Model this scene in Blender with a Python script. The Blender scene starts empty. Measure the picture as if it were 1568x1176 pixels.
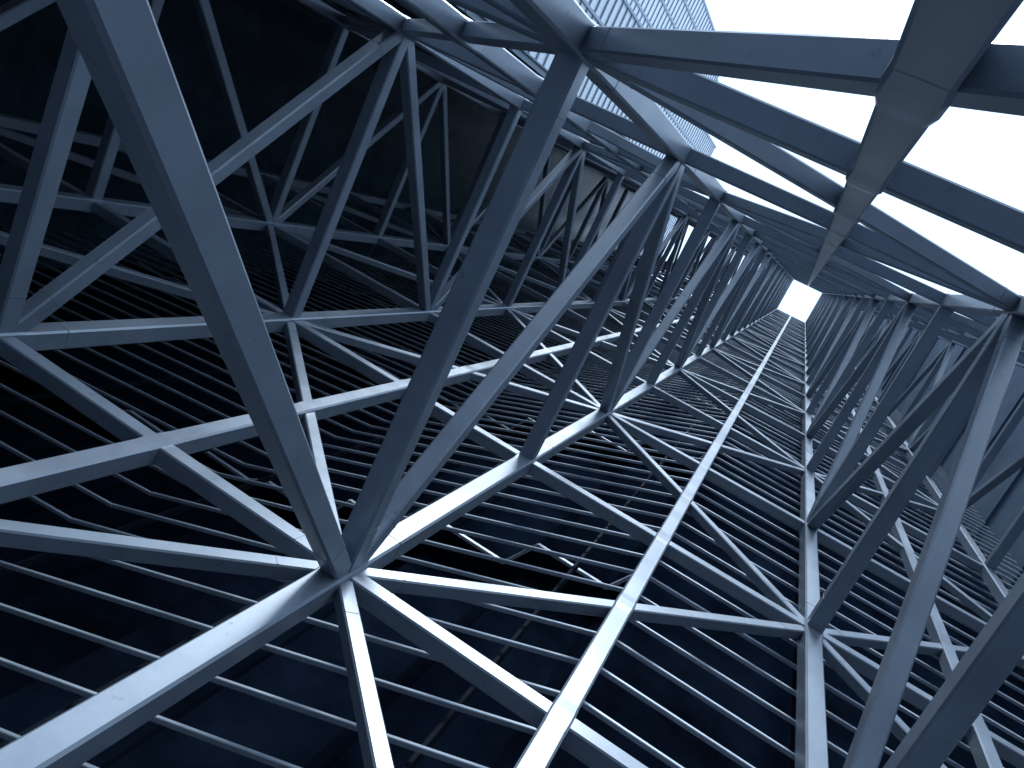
import bpy, math, random, bmesh
from mathutils import Matrix, Vector
random.seed(4)
H=4.2; MX=.901*H; MY=.969*H; NL=24
GZ=-2.4
scene=bpy.context.scene
# ---------------- materials
def nt(name):
    m=bpy.data.materials.new(name); m.use_nodes=True
    n=m.node_tree; return m,n,n.nodes['Principled BSDF']
def paint(name,col,var=.25,rough=.42,metal=.15,scale=1.3,spec=.5,dirt=False):
    m,n,b=nt(name); N=n.nodes; L=n.links
    tc=N.new('ShaderNodeNewGeometry')
    no=N.new('ShaderNodeTexNoise'); no.inputs['Scale'].default_value=scale; no.inputs['Detail'].default_value=5; no.inputs['Roughness'].default_value=.7
    L.new(tc.outputs['Position'],no.inputs['Vector'])
    r=N.new('ShaderNodeValToRGB'); r.color_ramp.elements[0].position=.3; r.color_ramp.elements[1].position=.72
    r.color_ramp.elements[0].color=tuple(c*(1-var) for c in col)+(1,)
    r.color_ramp.elements[1].color=tuple(min(1,c*(1+var*.6)) for c in col)+(1,)
    L.new(no.outputs['Fac'],r.inputs['Fac'])
    out=r.outputs['Color']
    if dirt:
        sp=N.new('ShaderNodeTexNoise'); sp.inputs['Scale'].default_value=13; sp.inputs['Detail'].default_value=4
        L.new(tc.outputs['Position'],sp.inputs['Vector'])
        sr=N.new('ShaderNodeValToRGB'); sr.color_ramp.elements[0].position=.66; sr.color_ramp.elements[1].position=.74
        L.new(sp.outputs['Fac'],sr.inputs['Fac'])
        mx=N.new('ShaderNodeMix'); mx.data_type='RGBA'
        L.new(sr.outputs['Color'],mx.inputs['Factor']); L.new(out,mx.inputs['A']); mx.inputs['B'].default_value=tuple(c*.68 for c in col)+(1,)
        out=mx.outputs['Result']
    L.new(out,b.inputs['Base Color'])
    mr=N.new('ShaderNodeMapRange'); mr.inputs['To Min'].default_value=rough-.1; mr.inputs['To Max'].default_value=rough+.15
    L.new(no.outputs['Fac'],mr.inputs['Value']); L.new(mr.outputs['Result'],b.inputs['Roughness'])
    b.inputs['Metallic'].default_value=metal
    b.inputs['Specular IOR Level'].default_value=spec
    return m
STEEL=paint('steel_paint',(.215,.258,.315),.2,.33,.22,1.3,.65,True)
SLAT=paint('slat_paint',(.46,.52,.60),.2,.4,.2)
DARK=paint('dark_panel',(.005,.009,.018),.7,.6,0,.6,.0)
GLASSD=paint('dark_glass',(.030,.066,.088),.6,.25,0,.25,.1)
MULL=paint('dark_mullion',(.13,.19,.24),.3,.4,.2)
SUP=paint('slat_support_paint',(.008,.012,.02),.3,.6,0,1,.05)
CONC=paint('concrete',(.11,.155,.22),.3,.8,0,.5,.05)
GROUND=paint('ground_paving',(.08,.10,.135),.2,.8,0,.4,.3)
LINE=paint('grid_frame',(.30,.36,.44),.1,.5,0)
TGL=paint('tower_cladding',(.70,.75,.80),.12,.3,.0,.1,.6)
# ---------------- geometry helpers
class MB:
    def __init__(s): s.v=[];s.f=[]
    def beam(s,a,b,w,d,nrm,ch=.012):
        a=Vector(a);b=Vector(b); t=(b-a).normalized(); n=Vector(nrm); n=(n-t*n.dot(t)).normalized(); k=t.cross(n)
        hw=w/2;hd=d/2
        if ch>0:
            pr=[(hw-ch,hd),(hw,hd-ch),(hw,-hd+ch),(hw-ch,-hd),(-hw+ch,-hd),(-hw,-hd+ch),(-hw,hd-ch),(-hw+ch,hd)]
        else: pr=[(hw,hd),(hw,-hd),(-hw,-hd),(-hw,hd)]
        i=len(s.v);m=len(pr)
        for e in (a,b):
            for x,y in pr: s.v.append(e+k*x+n*y)
        for j in range(m):
            q=(j+1)%m; s.f.append((i+j,i+q,i+m+q,i+m+j))
        s.f.append(tuple(i+j for j in reversed(range(m)))); s.f.append(tuple(i+m+j for j in range(m)))
    def box(s,lo,hi):
        i=len(s.v)
        for z in (lo[2],hi[2]):
            for x,y in ((lo[0],lo[1]),(hi[0],lo[1]),(hi[0],hi[1]),(lo[0],hi[1])): s.v.append(Vector((x,y,z)))
        for f in ((0,1,2,3),(4,5,6,7),(0,1,5,4),(1,2,6,5),(2,3,7,6),(3,0,4,7)): s.f.append(tuple(i+j for j in f))
    def prism(s,poly,z0,z1):
        i=len(s.v);m=len(poly)
        for z in (z0,z1):
            for x,y in poly: s.v.append(Vector((x,y,z)))
        for j in range(m):
            q=(j+1)%m; s.f.append((i+j,i+q,i+m+q,i+m+j))
        s.f.append(tuple(i+j for j in range(m)));s.f.append(tuple(i+m+j for j in range(m)))
    def flare(s,a,b,w0,w1):
        a=Vector(a);b=Vector(b);h=(b-a).z
        zs=[(0,w0),(.32*h,w1),(.68*h,w1),(h,w0)]
        i=len(s.v)
        for dz,w in zs:
            q=w/2;c=.018
            for x,y in ((q-c,q),(q,q-c),(q,-q+c),(q-c,-q),(-q+c,-q),(-q,-q+c),(-q,q-c),(-q+c,q)): s.v.append(a+Vector((x,y,dz)))
        for g in range(3):
            for j in range(8):
                k=(j+1)%8; s.f.append((i+g*8+j,i+g*8+k,i+g*8+8+k,i+g*8+8+j))
    def obj(s,name,mat,parent=None):
        me=bpy.data.meshes.new(name); me.from_pydata([tuple(v) for v in s.v],[],s.f); me.update()
        bm=bmesh.new();bm.from_mesh(me);bmesh.ops.recalc_face_normals(bm,faces=bm.faces);bm.to_mesh(me);bm.free()
        o=bpy.data.objects.new(name,me); me.materials.append(mat); scene.collection.objects.link(o)
        if parent: o.parent=parent
        return o
def empty(name):
    o=bpy.data.objects.new(name,None); scene.collection.objects.link(o); return o
def P(c,r,l): return Vector((c*MX,-r*MY,l*H))
YN=(0,1,0);XN=(1,0,0)
# ---------------- steel lattice
lat=empty('steel_lattice_tower')
CL={0:-3,1:-2}; C1=2
ch=MB();hz=MB();dg=MB();cx=MB();cd=MB();bp=MB();ws=MB();fl=MB()
top=NL*H
def seam(a,b,w,d,n,off):
    a=Vector(a);b=Vector(b);t=(b-a).normalized()
    ws.beam(a+t*off,a+t*(off+.012),w+.006,d+.006,n,.016)
for r in (0,1):
    for c in range(CL[r],C1+1):
        x,y=c*MX,-r*MY
        ch.beam((x,y,GZ),(x,y,top),.20,.20,YN,.018)
        bp.box((x-.25,y-.25,GZ),(x+.25,y+.25,GZ+.04))
        for l in range(0,8):
            seam((x,y,l*H),(x,y,l*H+1),.20,.20,YN,.62+.1*((l*7+c)%3))
            fl.flare((x,y,l*H-.26),(x,y,l*H+.26),.202,.222)
    for c in range(CL[r],C1):
        if c<-1: continue
        w=.175 if r==0 else .195
        xm=(c+.5)*MX; y=-r*MY
        ch.beam((xm,y,GZ),(xm,y,top-.05),w,w,YN,.016)
        for l in range(0,16):
            z=l*H/2
            if r==0: fl.flare((xm,y,z-.18),(xm,y,z+.18),w+.002,w+.012)
            else: fl.flare((xm,y,z-.28),(xm,y,z+.28),w+.002,w+.024)
    for l in range(0,NL+1):
        for c in range(CL[r],C1):
            wh=.155 if r==0 else .17
            a,b=P(c,r,l),P(c+1,r,l)
            hz.beam(a,b,wh,wh,YN,.012)
            if l<5: seam(a,b,wh,wh,YN,.42);seam(b,a,wh,wh,YN,.42)
            if l<NL:
                if (c+l)%2!=0: a,b=P(c,r,l),P(c+1,r,l+1)
                else: a,b=P(c,r,l+1),P(c+1,r,l)
                dd=.125 if r==0 else .15
                dg.beam(a,b,dd,dd,YN,.012)
                if l<5: seam(a,b,dd,dd,YN,.5);seam(b,a,dd,dd,YN,.5)
for l in range(0,NL+1):
    for c in range(-2,C1+1):
        cx.beam(P(c,0,l),P(c,1,l),.188,.183,XN,.016)
        if l<5: seam(P(c,0,l),P(c,1,l),.188,.183,XN,.45);seam(P(c,1,l),P(c,0,l),.188,.183,XN,.45)
        if l<NL:
            if l%2==1: a,b=P(c,0,l),P(c,1,l+1)
            else: a,b=P(c,0,l+1),P(c,1,l)
            cd.beam(a,b,.17,.165,XN,.016)
            if l<5: seam(a,b,.17,.165,XN,.55);seam(b,a,.17,.165,XN,.55)
ch.obj('vertical_chords',STEEL,lat);hz.obj('horizontal_struts',STEEL,lat);dg.obj('face_diagonals',STEEL,lat)
cx.obj('cross_struts',STEEL,lat);cd.obj('cross_diagonals',STEEL,lat);bp.obj('base_plates',STEEL,lat);ws.obj('weld_seams',STEEL,lat);fl.obj('node_sleeves',STEEL,lat)
# ---------------- louvered facade
fac=empty('louvered_facade')
sl=MB();mu=MB();dk=MB();zz=MB()
Y0=.32; ZT=top-1; KA=.36;KB=.12
line=[Vector((2.5*MX,Y0,0)),Vector((.5*MX,Y0,0)),Vector((-1.0*MX,Y0+KA*1.5*MX,0)),Vector((-4.2*MX,Y0+KA*1.5*MX+KB*3.2*MX,0))]
step=H/7
nz=int((ZT-GZ)/step)
for i in range(nz):
    z=GZ+.3+i*step
    for j in range(3):
        a=line[j].copy();b=line[j+1].copy()
        a.z=z+(.0 if j else .02)+random.uniform(-.008,.008);b.z=z+(.0 if j else .02)+random.uniform(-.008,.008)
        sl.beam(a,b,.036,.048,YN,.006)
for j in range(3):
    a,b=line[j],line[j+1]; t=(b-a).normalized(); nn=Vector((-t.y,t.x,0)); 
    if nn.y<0: nn=-nn
    k=.8
    while k<(b-a).length:
        p=a+t*k+nn*.12
        mu.beam((p.x,p.y,GZ),(p.x,p.y,ZT),.04,.08,nn,.005); k+=2.4
back=1.0
pts=[Vector((2.5*MX,Y0+back,0)),Vector((.5*MX,Y0+back,0))]
p=pts[-1].copy(); XLm=-4.2*MX
while p.x>XLm:
    K=KA if p.x>-1.0*MX else KB
    q=p+Vector((-.32,K*1.42,0)); pts.append(q)
    p=q+Vector((-1.1,0,0)); pts.append(p)
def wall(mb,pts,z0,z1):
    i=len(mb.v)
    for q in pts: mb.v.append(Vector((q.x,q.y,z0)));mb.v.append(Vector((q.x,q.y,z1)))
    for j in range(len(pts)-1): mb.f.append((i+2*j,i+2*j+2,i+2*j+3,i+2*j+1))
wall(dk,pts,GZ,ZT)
for l in range(2,NL,2):
    z=l*H+1.1
    for j in range(1,len(pts)-1):
        a,b=pts[j].copy(),pts[j+1].copy(); a.y-=.5;b.y-=.5;a.z=b.z=z
        zz.beam(a,b,.045,.06,(0,0,1),.0)
        i=len(dk.v)
        dk.v+= [Vector((a.x,a.y,z+.02)),Vector((b.x,b.y,z+.02)),Vector((pts[j+1].x,pts[j+1].y,z+.02)),Vector((pts[j].x,pts[j].y,z+.02))]
        dk.f.append((i,i+1,i+2,i+3))
sl.obj('louver_slats',SLAT,fac);mu.obj('slat_supports',SUP,fac);dk.obj('sawtooth_wall',DARK,fac);zz.obj('sawtooth_edge_trim',SLAT,fac)
# ---------------- dark glass building
db=empty('dark_glass_building')
g=MB();m2=MB()
YB=-MY-.9; XE=-1.2*MX
BT=top-4
g.prism([(XE,YB),(-60,YB),(-60,YB-12)],GZ,BT)
xx=XE-.1
while xx>-45:
    m2.beam((xx,YB+.03,GZ),(xx,YB+.03,BT),.07,.16,YN,.0); xx-=1.4
z=GZ+1
while z<BT:
    m2.beam((-45,YB+.04,z),(XE-.05,YB+.04,z),.09,.12,YN,0); z+=2.1
g.box((-44.9,YB+.01,GZ),(-4.2*MX,12,BT-.01))
g.obj('curtain_wall',GLASSD,db);m2.obj('mullions',MULL,db)
# ---------------- concrete building right
cw=empty('concrete_building')
CXW=2.5*MX+.1
c_=MB(); c_.box((CXW,-MY-2,GZ),(CXW+12,14,top)); c_.obj('concrete_walls',CONC,cw)
c2=MB()
for l in range(0,NL): c2.box((CXW-.08,-MY-2.05,l*H-.1),(CXW-.003,13,l*H+.1))
c2.obj('floor_bands',CONC,cw)
# ---------------- white high rise
wt=empty('white_high_rise')
w1=MB();w2=MB()
cxm,cym=1.9,-3.3; TH=150
def block(X1,YA,YBB,h):
    w1.box((X1-18,YA,GZ),(X1,YBB,h))
    z=GZ
    while z<h:
        w2.box((X1+.003,YA,z),(X1+.12,YBB,z+.22)); w2.box((X1-18,YA-.12,z+.01),(X1+.1,YA-.003,z+.21)); z+=1.8
    y=YA
    while y<YBB:
        w2.box((X1+.002,y-.12,GZ),(X1+.2,y+.12,h)); y+=3.0
    x=X1-1
    while x>X1-18:
        w2.box((x-.12,YA-.2,GZ),(x+.12,YA-.002,h)); x-=3.0
block(cxm-25.5,cym-15.5,cym+6,148)
block(cxm-31,cym-29,cym-15.8,150)
w1.obj('cladding',TGL,wt);w2.obj('window_grid',LINE,wt)
# ---------------- ground
gm=MB(); gm.v=[Vector((-600,-600,GZ-.004)),Vector((600,-600,GZ-.004)),Vector((600,600,GZ-.004)),Vector((-600,600,GZ-.004))];gm.f=[(0,1,2,3)]
gm.obj('ground',GROUND)
# ---------------- world and sun
w=bpy.data.worlds.new('World');scene.world=w;w.use_nodes=True
n=w.node_tree;N=n.nodes;bg=N['Background']
sky=N.new('ShaderNodeTexSky');sky.sky_type='NISHITA';sky.sun_disc=False
EL=50;AZ=180
sky.sun_elevation=math.radians(EL);sky.sun_rotation=math.radians(AZ);sky.dust_density=.4;sky.air_density=1
sc=N.new('ShaderNodeMix');sc.data_type='RGBA';sc.blend_type='ADD';sc.inputs['Factor'].default_value=1
n.links.new(sky.outputs['Color'],sc.inputs['A']);sc.inputs['B'].default_value=(8.0,10.6,13.7,1)
n.links.new(sc.outputs['Result'],bg.inputs['Color']);bg.inputs['Strength'].default_value=.115
s=bpy.data.lights.new('sun','SUN');s.energy=4.6;s.angle=math.radians(16);s.color=(.84,.93,1)
so=bpy.data.objects.new('sun',s);scene.collection.objects.link(so)
d=Vector((-.15,-math.cos(math.radians(EL)),math.sin(math.radians(EL)))).normalized()
so.rotation_euler=d.to_track_quat('Z','Y').to_euler()
# ---------------- camera
R=Matrix(((.8404,-.4207,.3417),(-.4798,-.8707,.1080),(.2521,-.2547,-.9336)))
cam=bpy.data.cameras.new('camera');co=bpy.data.objects.new('camera',cam);scene.collection.objects.link(co)
M=R.transposed().to_quaternion().to_matrix().to_4x4()
M.translation=Vector((.453*H,-.788*H,-.189*H)); co.matrix_world=M
cam.sensor_width=36;cam.lens=1225.8/1568*36;cam.clip_start=.02;cam.clip_end=3000
scene.camera=co
scene.view_settings.view_transform='Standard';scene.view_settings.look='None';scene.view_settings.exposure=0
